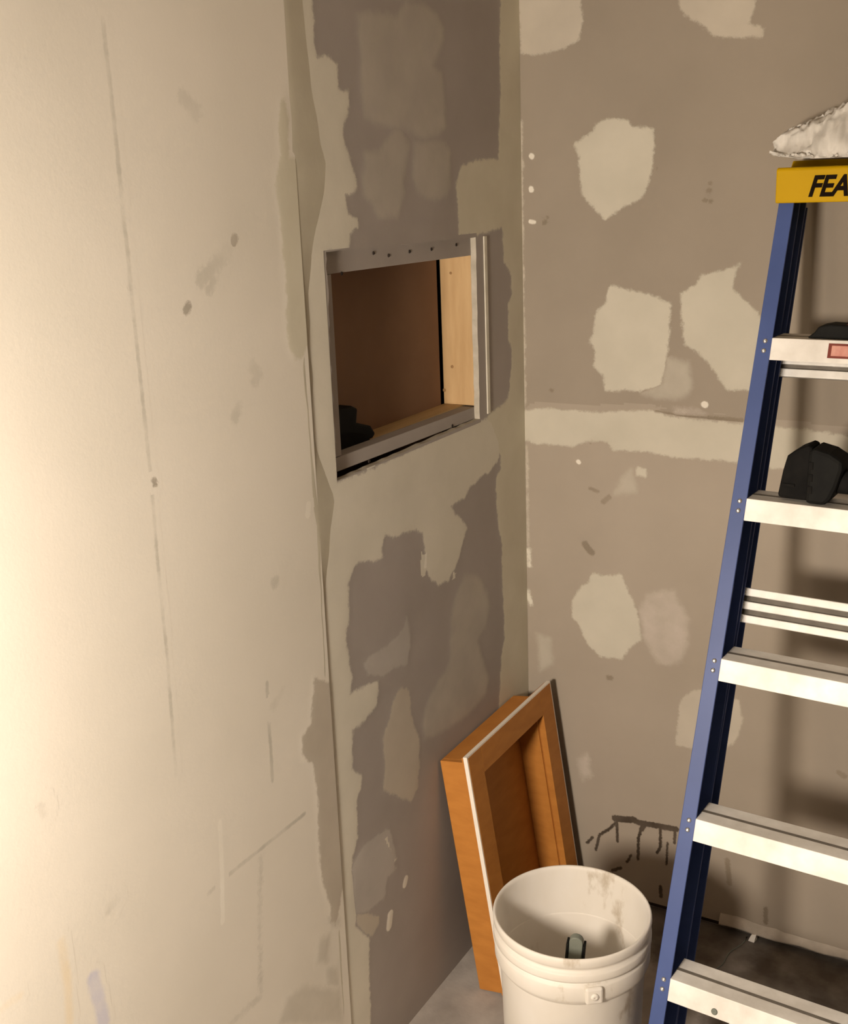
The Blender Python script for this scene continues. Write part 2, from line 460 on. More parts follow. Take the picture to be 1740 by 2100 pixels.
# corner coat and the patch above the opening
corner = VA([(1410, -80), (1410, 0), (1405, 300), (1410, 600), (1400, 850), (1395, 950), (1300, 945), (1180, 980), (1145, 1100), (1160, 1250), (1165, 1390), (1250, 1405), (1420, 1355)]) \
    + VO([(1440, 140), (1450, 350), (1500, 450), (1505, 580), (1480, 650), (1480, 900), (1505, 960), (1500, 1100), (1480, 1300), (1440, 1340), (1350, 1400), (1330, 1440)]) \
    + VH([(1400, -40), (1400, 30), (1370, 100), (1375, 250), (1390, 400), (1410, 500), (1410, 700), (1420, 900), (1425, 1080), (1410, 1150), (1400, 1300), (1390, 1500), (1390, 2600)]) \
    + [(1112, 1790), (1105, 1380), (1094, 800), (1086, 100), (1083, -30)]
smear('compound_coat', corner, 'L', MUD_OLIVE, wall_left)
for pts, mt in (
    (VA([(565, 90), (640, 75), (740, 80), (800, 100), (850, 15), (950, 20), (1030, 80), (1075, 170), (1070, 240), (1010, 390), (1060, 440), (1080, 600), (1080, 750), (1040, 800), (960, 830),
         (860, 770), (780, 760), (680, 740), (610, 690), (590, 600), (580, 450), (590, 350), (565, 200)]), MUD_FAINT),
    (VA([(780, 760), (820, 770), (870, 870), (850, 960), (830, 1100), (840, 1150), (800, 1290), (690, 1295), (650, 1220), (600, 1150), (590, 1040), (610, 960), (600, 905), (690, 900)]), MUD_FAINT),
    (VA([(900, 850), (1000, 830), (1080, 850), (1110, 900), (1115, 1100), (1090, 1160), (1030, 1190), (920, 1150), (895, 1050)]), MUD_FAINT),
    (VH([(1180, 690), (1260, 690), (1320, 800), (1335, 880), (1310, 1000), (1280, 1050), (1260, 1100), (1290, 1200), (1330, 1320), (1310, 1420), (1200, 1550), (1050, 1650), (930, 1690),
         (920, 1600), (960, 1450), (1040, 1310), (1090, 1220), (1095, 950), (1130, 800)]), MUD_FAINT),
    (VH([(820, 945), (840, 1000), (850, 1100), (825, 1240), (790, 1250), (740, 1260), (680, 1310), (580, 1300), (560, 1240), (590, 1190), (690, 1130), (780, 1050), (810, 1000)]), MUD_GREYISH),
    (VH([(790, 1375), (840, 1400), (850, 1550), (900, 1700), (900, 1850), (890, 2000), (850, 2080), (790, 2060), (680, 2010), (690, 1850), (675, 1700), (720, 1560), (750, 1430)]), MUD_TAN),
    (VK([(700, 905), (720, 905), (735, 960), (760, 1080), (745, 1115), (765, 1140), (700, 1200), (690, 1320), (560, 1420), (510, 1420), (495, 1300), (490, 1120), (560, 1000), (650, 930)]), MUD_GREYISH),
    (VK([(655, 955), (715, 905), (735, 985), (760, 1085), (745, 1115), (700, 1050)]), MUD_LIGHT),
    (VK([(510, 1430), (560, 1420), (650, 1440), (655, 1480), (610, 1560), (570, 1550), (510, 1480)]), MUD_TAN),
):
    smear('compound_patch', pts, 'L', mt, wall_left)
for pts, w in ((VK([(818, 1210), (812, 1238)]), .018), (VK([(722, 1430), (715, 1495)]), .022), (VK([(582, 1455), (562, 1500)]), .014), (VH([(1125, 590), (1110, 680)]), .006),
               (VO([(540, 1800), (550, 1815)]), .012), (VO([(400, 1850), (390, 1990)]), .012)):
    smear('white_fleck', pts, 'L', WHITEDRIP, wall_left, width=w, grid=.004, margin=.006, under='MUD' if pts[0][1] < 1300 else 'GREY')
smear('white_fleck', VH([(948, 505), (945, 560), (938, 635)]), 'L', WHITEDRIP, wall_left, width=.010, grid=.004, under='MUD')
smear('white_fleck', VK([(460, 1165), (475, 1280), (492, 1470)]), 'L', MUD_LIGHT, wall_left, width=.020, grid=.004, under='MUD')
# tone-on-tone strips at the edge of the cream board
e1 = [(a + 1, y) for y, a, b in RAMP]
def ramp_left(y0, y1):
    return [(a + 14, y) for y, a, b in RAMP if y0 <= y <= y1]
s1 = VA([(95, 590), (120, 590), (140, 700), (140, 940)]) + [(600, 325)] + ramp_left(330, 720) + [(613, 735), (603, 737), (592, 720)] + \
     VA([(140, 2030), (130, 1850), (125, 1650), (105, 1450), (90, 1300), (65, 1100), (75, 1000), (100, 930), (85, 860), (80, 740)])
smear('compound_strip', s1, 'L', MUD_OLIVE, wall_left, off=PROUD)
s1b = VA([(140, 1430), (165, 1440), (215, 1600), (235, 1800), (235, 1950), (215, 2000), (195, 1950), (205, 1800), (190, 1640)])
smear('compound_strip', s1b, 'L', MUD, wall_left, off=PROUD, under='OLIVE')
s3 = VK([(245, -30), (225, 250), (170, 330), (172, 420), (190, 470), (235, 490), (265, 700), (275, 1000), (290, 1200), (345, 1380), (345, 1480), (385, 1510)]) + [(691, 1870)] + list(reversed(ramp_left(1380, 1860)))
smear('compound_strip', s3, 'L', MUD_TAN, wall_left, off=PROUD)
for pts in (VW3([(1300, 930), (1340, 930), (1345, 965), (1310, 965)]), VW3([(1260, 1010), (1300, 1000), (1290, 1110), (1250, 1110)]), VW3([(1290, 1140), (1330, 1130), (1335, 1200), (1295, 1200)]),
            VW3([(1130, 1250), (1200, 1200), (1340, 1215), (1355, 1350), (1100, 1353)])):
    smear('compound_strip', pts, 'L', MUD_FAINT, wall_left, off=PROUD)
# pencil lines, scuffs and drips on the cream board
for pts, w, mt, nm in (
    ([(207, 40), (222, 170), (236, 300), (250, 450), (258, 510), (266, 600)], .007, PENCIL, 'pencil_line'),
    ([(266, 600), (283, 760), (298, 900), (308, 1000), (322, 1170), (340, 1350), (350, 1480), (358, 1590)], .006, PENCIL, 'pencil_line'),
    ([(545, 1400), (548, 1470), (553, 1540), (556, 1600)], .008, PENCIL, 'pencil_line'),
    ([(424, 1832), (470, 1790), (530, 1742), (580, 1702), (622, 1668)], .007, PENCIL, 'pencil_line'),
    ([(532, 1760), (530, 1900), (532, 2040)], .009, SOFTSCUFF, 'pencil_line'),
    ([(470, 2100), (500, 2070), (530, 2045)], .012, SOFTSCUFF, 'pencil_line'),
    ([(478, 490), (474, 500)], .016, SCUFF, 'scuff_mark'),
    ([(383, 628), (379, 636)], .014, SCUFF, 'scuff_mark'),
    ([(462, 516), (440, 540), (425, 560), (410, 575)], .024, SOFTSCUFF, 'scuff_mark'),
    ([(436, 575), (424, 596)], .016, SOFTSCUFF, 'scuff_mark'),
    ([(372, 200), (398, 230)], .022, SOFTSCUFF, 'scuff_mark'),
    ([(514, 752), (528, 770), (520, 782)], .020, SOFTSCUFF, 'scuff_mark'),
    ([(488, 836), (478, 856)], .018, SOFTSCUFF, 'scuff_mark'),
    ([(313, 985), (315, 992)], .010, SCUFF, 'scuff_mark'),
    ([(563, 1190), (561, 1197)], .018, SOFTSCUFF, 'scuff_mark'),
    ([(575, 1420), (558, 1448)], .016, SOFTSCUFF, 'scuff_mark'),
    ([(82, 1655), (85, 1665)], .014, SOFTSCUFF, 'scuff_mark'),
    ([(232, 1845), (220, 1868)], .014, SOFTSCUFF, 'scuff_mark'),
    ([(448, 1685), (452, 1770), (453, 1810), (454, 1890)], .010, WHITEDRIP, 'plaster_drip'),
    ([(122, 1930), (135, 2010), (140, 2095)], .014, YELLOWMARK, 'crayon_mark'),
    ([(2, 2066), (38, 2040)], .010, YELLOWMARK, 'crayon_mark'),
    ([(188, 2005), (200, 2050), (210, 2095)], .022, BLUEMARK, 'crayon_mark'),
    ([(630, 1035), (628, 1055)], .014, WHITEDRIP, 'plaster_drip'),
):
    smear(nm, pts, 'L', mt, wall_left, off=PROUD, width=w, grid=.004, h=.00001, margin=.016 if mt is SOFTSCUFF else .008)

# back wall smears
tape = VB2([(95, 410), (250, 400), (500, 420), (850, 410), (930, 435), (1100, 465), (1400, 490)]) + [(1624, 878), (1740, 893), (2300, 975), (2300, 1060), (1740, 988), (1624, 965)] \
    + VB2([(1380, 720), (1200, 705), (1000, 690), (850, 660), (630, 650), (600, 600), (500, 590), (390, 625), (140, 605), (130, 580), (95, 600)])
smear('tape_joint', tape, 'B', MUD, wall_back)
for pts, mt in (
    (VB1([(55, -60), (370, -60), (388, 100), (370, 200), (290, 250), (180, 280), (70, 270)]), MUD_TAN),
    (VB1([(880, -60), (1275, -60), (1260, 60), (1240, 120), (1310, 140), (1310, 190), (1200, 190), (1060, 190), (1000, 130), (910, 80), (880, 40)]), MUD_TAN),
    (VB1([(510, 605), (620, 610), (640, 645), (750, 655), (750, 770), (740, 870), (710, 970), (690, 1010), (610, 1050), (500, 1120), (440, 1060), (385, 1000), (370, 870), (370, 790), (340, 730),
          (440, 670), (455, 630)]), MUD),
    (VB1([(525, 1455), (640, 1480), (720, 1500), (835, 1545)]) + VB2([(965, 0), (945, 150), (920, 260), (800, 300), (690, 290), (590, 300), (570, 200), (520, 160), (525, 60), (490, 0)]) +
     VB1([(440, 1700), (460, 1580), (500, 1550)]), MUD),
    (VB1([(1200, 1340), (1170, 1380), (1150, 1470), (1200, 1520), (1270, 1580), (1340, 1680)]) + [(1570, 740), (1545, 800)] + VB2([(1310, 290), (1230, 170), (1130, 60), (1060, 20)]) +
     VB1([(900, 1740), (885, 1500), (960, 1450), (1000, 1400), (1090, 1380)]), MUD),
    (VB2([(950, 100), (1080, 120), (1100, 280), (1060, 340), (900, 340), (800, 310), (920, 250)]), MUD_FAINT),
    (VB2([(510, 1375), (570, 1390), (680, 1385), (720, 1480), (770, 1590), (790, 1680), (800, 1780), (740, 1810), (690, 1890), (620, 1880), (560, 1880), (480, 1800), (430, 1690), (385, 1630),
          (390, 1540), (440, 1460), (480, 1440)]), MUD),
    (VB2([(840, 1500), (900, 1490), (1000, 1480), (1020, 1540), (1080, 1650), (1075, 1800), (1040, 1900), (980, 1925), (900, 1910), (850, 1830), (810, 1740), (790, 1600)]), MUD_PINK),
    (VZ5([(500, 1165), (400, 1230), (375, 1290), (345, 1560), (340, 1615), (450, 1640), (700, 1650), (820, 1600), (870, 1480), (885, 1390), (850, 1250), (700, 1170)]), MUD_TAN),
    (VB2([(770, 745), (830, 760), (830, 800), (770, 800)]), MUD),
    (VB2([(690, 810), (740, 760), (780, 900), (640, 910)]), MUD_FAINT),
    (VB2([(180, 1740), (260, 1760), (270, 1920), (200, 1960)]), MUD_FAINT),
    (VB2([(1000, 400), (1150, 405), (1180, 430), (1000, 425)]), MUD_PINK),
    ([(1185, 1560), (1205, 1545), (1215, 1590), (1195, 1600)], MUD_PINK),
):
    smear('compound_patch', pts, 'B', mt, wall_back)
smear('tape_edge', [(1069, 250), (1072, 560), (1077, 835)], 'B', MUD_TAN, wall_back, width=.006, grid=.004, margin=.006)
smear('tape_edge', [(1080, 915), (1084, 1150)], 'B', MUD_TAN, wall_back, width=.006, grid=.004, margin=.006)
for pts in (VB2([(130, 1240), (135, 1330)]), VB2([(125, 1490), (140, 1560)])):
    smear('tape_edge', pts, 'B', MUD_LIGHT, wall_back, width=.012, grid=.004)
for pts, w in ((VB2([(880, 415), (1050, 445), (1200, 455)]), .012), (VB2([(1200, 455), (1400, 470)]), .018), (VB2([(400, 605), (440, 590), (500, 605)]), .008), (VB2([(120, 450), (160, 455)]), .018),
               (VB2([(190, 560), (250, 570)]), .008)):
    smear('scuff_mark', pts, 'B', SCUFF, wall_back, width=w * .5, grid=.003, h=.0006, margin=.0035)
for pts, w in ((VB2([(262, 290), (270, 293)]), .008), (VB2([(465, 1205), (485, 1235), (505, 1255)]), .016), (VB2([(610, 925), (575, 955)]), .012), (VB2([(495, 875), (540, 892)]), .008),
               (VB2([(605, 2000), (620, 2003)]), .012), (VB1([(186, 1137), (196, 1130)]), .010), (VB1([(206, 1108), (209, 1108)]), .006), (VB1([(725, 862), (755, 858)]), .010), (VB1([(1036, 933), (1040, 936)]), .007),
               (VB1([(1026, 972), (1036, 972)]), .009), (VB1([(1006, 1020), (1018, 1021)]), .008), (VB1([(1036, 1026), (1042, 1026)]), .008), (VB2([(830, 800), (790, 803)]), .005),
               ([(1722, 1585), (1732, 1592)], .012), (VZ6([(970, 570), (985, 720)]), .012), (VZ6([(1215, 880), (1215, 970)]), .010)):
    smear('scuff_mark', pts, 'B', SCUFF, wall_back, width=w, grid=.003, h=.00002, margin=.008)
for pts, w in ((VB1([(124, 795), (128, 797)]), .012), (VB1([(124, 962), (126, 968)]), .012), (VB1([(120, 1130), (140, 1132)]), .009), (VB2([(1174, 375), (1180, 377)]), .014), (VB2([(425, 715), (430, 720)]), .010)):
    smear('white_fleck', pts, 'B', WHITEDRIP, wall_back, width=w, grid=.003, h=.0008)
# dark drips low on the back wall, behind the bucket
for pts, w in (([(595, 275), (700, 290), (880, 300)], .014), ([(870, 305), (960, 345), (1100, 365), (1270, 395), (1500, 440)], .012), ([(620, 300), (625, 450), (632, 620)], .006),
               ([(600, 350), (500, 440), (420, 490), (365, 520), (310, 740)], .006), ([(990, 360), (985, 430), (945, 560), (940, 760), (938, 890)], .006), ([(1030, 370), (990, 440)], .010),
               ([(1270, 400), (1270, 560), (1268, 700), (1222, 790)], .006), ([(1375, 640), (1368, 800), (1360, 960)], .0045), ([(835, 825), (770, 930)], .005), ([(1490, 430), (1480, 640)], .006),
               ([(560, 1050), (680, 1015)], .007), ([(1270, 1290), (1280, 1440)], .007), ([(260, 560), (180, 640)], .006)):
    smear('grime_drip', VD(pts), 'B', GRIME, wall_back, width=w * 1.25, grid=.003, h=.0003, margin=.007)

floor = bpy.data.objects['floor']
smear('dirt_patch', [(1300, 1850), (1400, 1850), (1740, 1960), (2300, 2150), (2500, 2500), (1700, 2300), (1480, 2150), (1330, 1960)], 'F', DIRT_SHADE, floor, grid=.02, margin=.06, h=.0003, feather=.05)  # dirty floor with the shade of bucket and lowest step painted in



# ------------------------------------------------------------------ framing seen in the opening
XR = -.0127
obox('nailer_strip', (XR - .03, -.80, 1.5935), (.0295, 0, 0), (0, .60, -.006), (0, 0, .055), GREY, wall_left, bevel=.001)
obox('nailer_strip', (XR - .03, -.80, 1.2505), (.0295, 0, 0), (0, .60, -.006), (0, 0, .0255), GREY, wall_left, bevel=.001)
box('nailer_strip', XR - .03, XR - .0005, -.80, -.7315, 1.2768, 1.5925, GREY, wall_left, bevel=.001)
box('sill_board', -.090, XR - .031, -.80, -.10, 1.240, 1.2725, PINE_H, wall_left)
box('jamb_board', -.088, XR - .0008, -.2212, -.185, 1.2728, 1.66, PINE, wall_left, bevel=.0015)
box('head_board', -.090, XR - .031, -.80, -.2214, 1.5985, 1.66, PINE_H, wall_left)
box('back_panel', -.094, -.089, -.80, -.2330, 1.20, 1.70, HARDBOARD, wall_left)
box('stud_cavity', -.20, -.19, -.9, 0.0, 1.1, 1.8, DARKVOID, wall_left)
box('corner_bead', .0002, .0032, -.1905, -.1775, 1.250, 1.6245, surf('white_bead', (.62, .58, .48), (.72, .68, .58), 30), wall_left, bevel=.001)
SCREW = surf('dark_screw', (.02, .015, .012), (.04, .03, .025), 10, bstr=0)
for px in ((797, 524), (840, 516), (885, 511), (936, 502), (766, 519), (757, 946), (928, 873), (701, 561)):
    q = hit(px, 0, XR - .0003)
    lathe('screw_head', [(0, .0016), (.0028, .0012), (.0034, 0), (0, -.002)], q, SCREW, wall_left, n=12, axis=(1, 0, 0))
# stains on the pine jamb: knots as small dark ovals
for px, r in (((925, 560), .003), ((928, 752), .0035), ((912, 800), .004)):
    d = ray(px); t = (-.2212 - CAM[1]) / d[1]; q = CAM + d * t
    lathe('wood_knot', [(0, .0006), (r, .0004), (r, -.001), (0, -.001)], q, surf('knot', (.28, .16, .07), (.36, .22, .10), 30), wall_left, n=14, axis=(0, -1, 0))

# ------------------------------------------------------------------ black tool left on the sill of the opening
def black_sill_tool():
    zt = 1.2729
    root = empty('hand_tool', (-.055, -.66, zt), 'black angular tool lying on the sill inside the wall opening', 'tool')
    # upright block seen at the left, wedge-shaped foot pointing right
    prof = [(-.738, 0), (-.576, 0), (-.565, .007), (-.580, .025), (-.628, .040), (-.622, .066), (-.640, .074), (-.735, .077)]
    prism('body', [(y, z) for y, z in prof], (-.078, 0, zt), (0, 1, 0), (0, 0, 1), (.032, 0, 0), BLACK, root, bevel=.004)
    prism('foot', [(-.720, 0), (-.590, 0), (-.600, .014), (-.650, .026), (-.720, .030)], (-.0455, 0, zt), (0, 1, 0), (0, 0, 1), (.0015, 0, 0), BLACKRUB, root)
black_sill_tool()

# ------------------------------------------------------------------ leaning wooden cabinet box
def cabinet():
    D, H, W = .062, .552, .362
    T = np.array([.0045, -.455, .5465]); ph = math.atan2(.081, .548)
    h = np.array([-math.sin(ph), 0, math.cos(ph)]); n = np.array([math.cos(ph), 0, math.sin(ph)]); w = np.array([0, 1., 0])
    B = T - h * H
    B[2] = max(B[2], .0008)
    root = empty('cabinet_box', (B[0], B[1] + W / 2, 0), 'shallow orange wooden cabinet box with white edge leaning against the wall behind the bucket', 'cabinet')
    t = .013
    obox('side_panel', B, n * D, w * t, h * H, ORANGEWOOD, root, .0012)
    obox('side_panel', B + w * (W - t), n * D, w * t, h * H, ORANGEWOOD, root, .0012)
    obox('top_panel', B + h * (H - t) + w * t, n * D, w * (W - 2 * t), h * t, ORANGEWOOD, root, .0008)
    obox('bottom_panel', B + w * t, n * D, w * (W - 2 * t), h * t, ORANGEWOOD, root, .0008)
    obox('back_panel', B + w * t + h * t, n * .006, w * (W - 2 * t), h * (H - 2 * t), ORANGEWOOD, root)
    # face frame
    fl, fr, ft, fb = -.012, W + .046, H + .017, .004
    ft0 = .016
    A = B + n * D
    iw0, iw1, ih0, ih1 = fl + .058, fr - .058, .060, H + .017 - .058
    obox('frame_stile', A + w * fl + h * fb, n * ft0, w * (iw0 - fl), h * (ft - fb), ORANGEWOOD, root, .001)
    obox('frame_stile', A + w * iw1 + h * fb, n * ft0, w * (fr - iw1), h * (ft - fb), ORANGEWOOD, root, .001)
    obox('frame_rail', A + w * iw0 + h * ih1, n * ft0, w * (iw1 - iw0), h * (ft - ih1), ORANGEWOOD, root, .0005)
    obox('frame_rail', A + w * iw0 + h * fb, n * ft0, w * (iw1 - iw0), h * (ih0 - fb), ORANGEWOOD, root, .0005)
    e = .0035
    q = n * .009
    s = A + n * .0065
    obox('edge_band', s + w * (fl - e) + h * fb, q, w * e, h * (ft - fb + e), WHITE_EDGE, root)
    obox('edge_band', s + w * fr + h * fb, q, w * e, h * (ft - fb + e), WHITE_EDGE, root)
    obox('edge_band', s + w * fl + h * ft, q, w * (fr - fl), h * e, WHITE_EDGE, root)
    # dark inner reveal: lining of the recess
    obox('lining', B + w * (W - t - .004) + h * (t + .001) + n * .007, n * (D - .008), w * .004, h * (H - 2 * t - .002), ORANGEWOOD, root)
cabinet()

# ------------------------------------------------------------------ bucket
BC = np.array([.366, -.593, 0.0])
def bucket():
    root = empty('bucket', tuple(BC), 'white plastic bucket with plaster smears standing beside the blue ladder', 'bucket')
    outer = [(0, .001), (.124, .001), (.130, .004), (.1325, .02), (.1392, .272), (.1405, .276), (.1440, .281), (.1475, .286), (.1500, .293), (.1505, .318), (.1495, .322), (.1440, .324), (.1440, .329), (.1510, .331),
             (.1520, .334), (.1520, .345), (.1508, .349), (.1455, .350), (.1458, .356), (.1490, .359), (.1512, .364), (.1522, .372), (.1518, .378), (.1500, .381), (.1475, .3805), (.1455, .378)]
    inner = [(.1446, .372), (.1290, .012), (.1265, .006), (0, .006)]
    lathe('bucket_wall', outer + inner, BC, BUCKET, root, n=96)
    # handle lug on the front right
    a = math.radians(-52)
    d = np.array([math.cos(a), math.sin(a), 0]); tng = np.array([-d[1], d[0], 0])
    obox('handle_lug', BC + d * .148 - tng * .016 + np.array([0, 0, .288]), d * .010, tng * .032, (0, 0, .034), BUCKET, root, .004)
    lathe('lug_boss', [(0, .004), (.006, .0035), (.008, 0), (0, 0)], BC + d * .1575 + np.array([0, 0, .305]), BUCKET, root, n=20, axis=d)
def tube(name, pts, r, mat, parent=None, n=8):
    pts = [np.array(p, float) for p in pts]
    v, f = [], []
    rs = r if hasattr(r, '__len__') else [r] * len(pts)
    up = np.array((.13, .29, .95))
    for i, p in enumerate(pts):
        d = pts[min(i + 1, len(pts) - 1)] - pts[max(i - 1, 0)]; d /= np.linalg.norm(d) + 1e-9
        a = np.cross(d, up); a /= np.linalg.norm(a) + 1e-9; b = np.cross(d, a)
        for k in range(n):
            t = 2 * math.pi * k / n
            v.append(p + (a * math.cos(t) + b * math.sin(t)) * rs[i])
    for i in range(len(pts) - 1):
        for k in range(n):
            j = (k + 1) % n
            f.append((i * n + k, (i + 1) * n + k, (i + 1) * n + j, i * n + j))
    f.append(tuple(range(n))); f.append(tuple(range(len(pts) * n - 1, (len(pts) - 1) * n - 1, -1)))
    return build(name, v, f, mat, parent, smooth=True)
bucket()

def bucket_tool():
    top = hit((1184, 1919), 1, -.640)                     # rounded head of the handle
    base = np.array([.352, -.60, .0065])
    u = top - base; L = np.linalg.norm(u); u /= L
    fw = np.array([.25, -1, .0]); fw -= u * np.dot(fw, u); fw /= np.linalg.norm(fw)
    rt = np.cross(u, fw); rt /= np.linalg.norm(rt)
    root = empty('hand_tool', tuple(base), 'grey tool handle with dark edges standing upright inside the white bucket', 'tool')
    hw = .013
    prof = [(-hw, 0), (hw, 0)] + [(hw * math.cos(a), L - hw * 1.0 + hw * math.sin(a)) for a in np.linspace(0, math.pi, 13)]
    prism('handle', prof, base - fw * .007, rt, u, fw * .014, TOOLGREY, root, bevel=.002)
    for s in (-1, 1):
        obox('grip_edge', base + rt * (s * (hw + .0005) - (.0045 if s < 0 else 0)) + u * .02 - fw * .009, rt * .0045, u * (L - .036), fw * .019, BLACK, root, .001)
bucket_tool()

# ------------------------------------------------------------------ stepladder, folded and leaning on the back wall
def ladder():
    base = np.array([.56112, -.72735, 0.0])
    yaw, lean, tap = -.06084, .3319, .0137
    rx = np.array([math.cos(yaw), math.sin(yaw), 0]); bk = np.array([-math.sin(yaw), math.cos(yaw), 0]); zz = np.array([0, 0, 1.])
    uc = math.cos(lean) * zz + math.sin(lean) * bk
    nb = math.cos(lean) * bk - math.sin(lean) * zz
    s, zf = .29711, .2929
    TOP = 1.772
    W0 = .395                                                   # clear width between the rails at the floor
    root = empty('stepladder', tuple(base + rx * W0 / 2), 'blue stepladder with aluminium steps and yellow top cap leaning against the wall', 'ladder')
    fl, fd, th = .028, .078, .004
    def rail(name, side, t0, t1, e2, fl, fd, mat, e2top=None, inset=0.0):
        u = uc + math.tan(tap) * rx * side
        o = base + (rx * W0 if side < 0 else 0)
        e1 = rx * side                                           # inward
        if e2top is not None:                                    # swings in towards the hinge at the cap
            prof = [(-fl, 0), (0, 0), (0, th), (-fl + th, th), (-fl + th, fd - th), (0, fd - th), (0, fd), (-fl, fd)]
            return prism(name, prof, o + u * t0 + nb * e2 - e1 * inset, e1, nb, u * (t1 - t0) + nb * (e2top - e2), mat, root, bevel=.0012), u, o, e1
        prof = [(-fl, 0), (0, 0), (0, th), (-fl + th, th), (-fl + th, fd - th), (0, fd - th), (0, fd), (-fl, fd)]
        return prism(name, prof, o + u * t0 + nb * e2, e1, nb, u * (t1 - t0), mat, root, bevel=.0012), u, o, e1
    rails = {}
    for side in (1, -1):
        r, u, o, e1 = rail('front_rail', side, .03, TOP + .040, 0, fl, fd, BLUE)
        rails[side] = (r, u, o, e1)
        rr, _, _, _ = rail('rear_rail', side, .05, TOP + .020, fd + .014, fl - .006, .056, BLUE, e2top=.042, inset=.002)
        # feet
        obox('foot', o + u * .001 - e1 * (fl + .004) - nb * .003 + zz * .006, e1 * (fl + .010), nb * (fd + .004), u * .055, BLACKRUB, root, .004)
        # rivets through the front flange
        for k in range(5):
            for dz in (.013, .031):
                q = o + u * (zf + s * k + dz + .004) - e1 * .0125 - nb * .0004
                lathe('rivet', [(0, .0028), (.0022, .0024), (.0042, .0008), (.0046, 0), (0, 0)], q, STEEL, r, n=14, axis=-nb)
    # steps
    _, uL, oL, _ = rails[1]; _, uR, oR, _ = rails[-1]
    steps = []
    for k in range(5):
        t = zf + s * k
        a = oL + uL * t; b = oR + uR * t
        fh = .0385
        dx = math.tan(lean) * fh
        # C-shaped tread: sloping front, ribbed top with a groove, short rear lip
        D_ = .078
        prof = [(0, 0), (dx, fh), (D_ + .004, fh), (D_ + .004, fh - .020), (D_ + .0015, fh - .020), (D_ + .0015, fh - .006),
                (dx + .004, fh - .006), (.0035, 0)]
        o_ = a - nb * .0015 + rx * .0004
        st = prism('step', prof, o_, bk, zz, b - a - rx * .0008, ALU, root, bevel=.0008)
        obox('tread_groove', o_ + bk * (dx + .030) + zz * (fh + .0001), b - a - rx * .0008, bk * .0075, zz * .0004, GROOVE, st)
        steps.append(st)
    # label on the top step
    t = zf + s * 4
    a = oL + uL * t - nb * .0019
    q = a + rx * .103
    obox('warning_label', q + uc * .0085, rx * .10, uc * .0265, -nb * .0004, STICKER_D, steps[4])
    obox('label_field', q + uc * .0125 + rx * .006 - nb * .0005, rx * .088, uc * .0185, -nb * .0003, STICKER_P, steps[4])
    # dark bolt in the bottom step
    t = zf
    q = oL + uL * (t + .011) + rx * .088 - nb * .0018
    lathe('bolt', [(0, .002), (.005, .0016), (.006, 0), (0, 0)], q, TOOLGREY, steps[0], n=16, axis=-nb)
    # knee braces under the bottom step
    for side in (1, -1):
        _, u, o, e1 = rails[side]
        p0 = o + u * .10 + nb * .02 - e1 * .010
        p1 = o + u * (zf - .002) + e1 * .12 + nb * .030
        d = p1 - p0
        obox('knee_brace', p0, d, nb * .020, np.cross(d, nb) / np.linalg.norm(d) * .003, ALU, root)
    # rear braces, three-ridged extrusions across the rear rails
    e2r = fd + .006
    for ypx, nr in ((1240, 3), (738, 3), (1690, 3)):
        # height that projects to the wanted line, on the rear rail plane
        best = min(np.linspace(.1, 1.7, 1601), key=lambda t: abs(project(oL + uL * t + nb * e2r)[1] - ypx))
        a = oL + uL * best + nb * e2r - rx * .006; b = oR + uR * best + nb * e2r + rx * .006
        hh = .066 if ypx > 1000 else .062
        br = obox('rear_brace', a + nb * .009 - uc * hh / 2, b - a, nb * .003, uc * hh, GROOVE, root)  # backing coloured dark to paint the shade between the ridges
        for dz in (hh / 2 - .0075, 0, -hh / 2 + .0075):
            obox('brace_ridge', a - uc * (.0075 - dz), b - a, nb * .009, uc * .015, ALU, br, .0015)
        for dz in (hh / 2 - .009, 0, -hh / 2 + .009):
            lathe('brace_screw', [(0, .003), (.004, .002), (.0045, 0), (0, 0)], a + rx * .004 + uc * dz - nb * .0003, STEEL, br, n=12, axis=-nb)
    # yellow top cap
    c0 = oL + uL * TOP; c1 = oR + uR * TOP
    f0 = c0 - rx * (fl + .004) - bk * .010
    wid = np.linalg.norm(c1 - c0) + 2 * fl + .008
    capdep = .128
    chh = .0625
    prof = [(0, 0), (.112, 0), (capdep, .006), (capdep, chh - .002), (capdep - .004, chh + .008), (.098, chh + .012), (.088, chh), (.004, chh), (0, chh - .004)]
    cap = prism('top_cap', prof, f0 + zz * .0, bk, zz, rx * wid, YELLOW, root, bevel=.0025)
    # lettering on the cap
    cu = bpy.data.curves.new('lettering', 'FONT'); cu.body = 'FEATHERLITE'; cu.size = .0500; cu.shear = .32; cu.extrude = .0003; cu.offset = .0016
    cu.space_character = .98
    tmp = bpy.data.objects.new('tmp', cu); COL.objects.link(tmp)
    dg = bpy.context.evaluated_depsgraph_get(); dg.update()
    me = tmp.evaluated_get(dg).to_mesh()
    vs = [tuple(v.co) for v in me.vertices]; fs = [tuple(p.vertices) for p in me.polygons]
    tmp.evaluated_get(dg).to_mesh_clear()
    bpy.data.objects.remove(tmp)
    vv = np.array(vs); x0 = vv[:, 0].min()
    O = f0 + rx * .0600 + zz * .0115 - bk * .0006
    vv = np.array([O + rx * (a - x0) * .86 + zz * b - bk * (c + .0002) for a, b, c in vs])
    build('lettering', vv, fs, INK, cap)
    return dict(rx=rx, bk=bk, zz=zz, uL=uL, oL=oL, s=s, zf=zf, f0=f0, capz=chh, nb=nb, uc=uc)
def project(P):
    q = np.array(P) - CAM
    x, y, z = q @ CR, q @ CU, q @ CF
    return np.array([870 + F * x / z, 1050 - F * y / z])
LD = ladder()

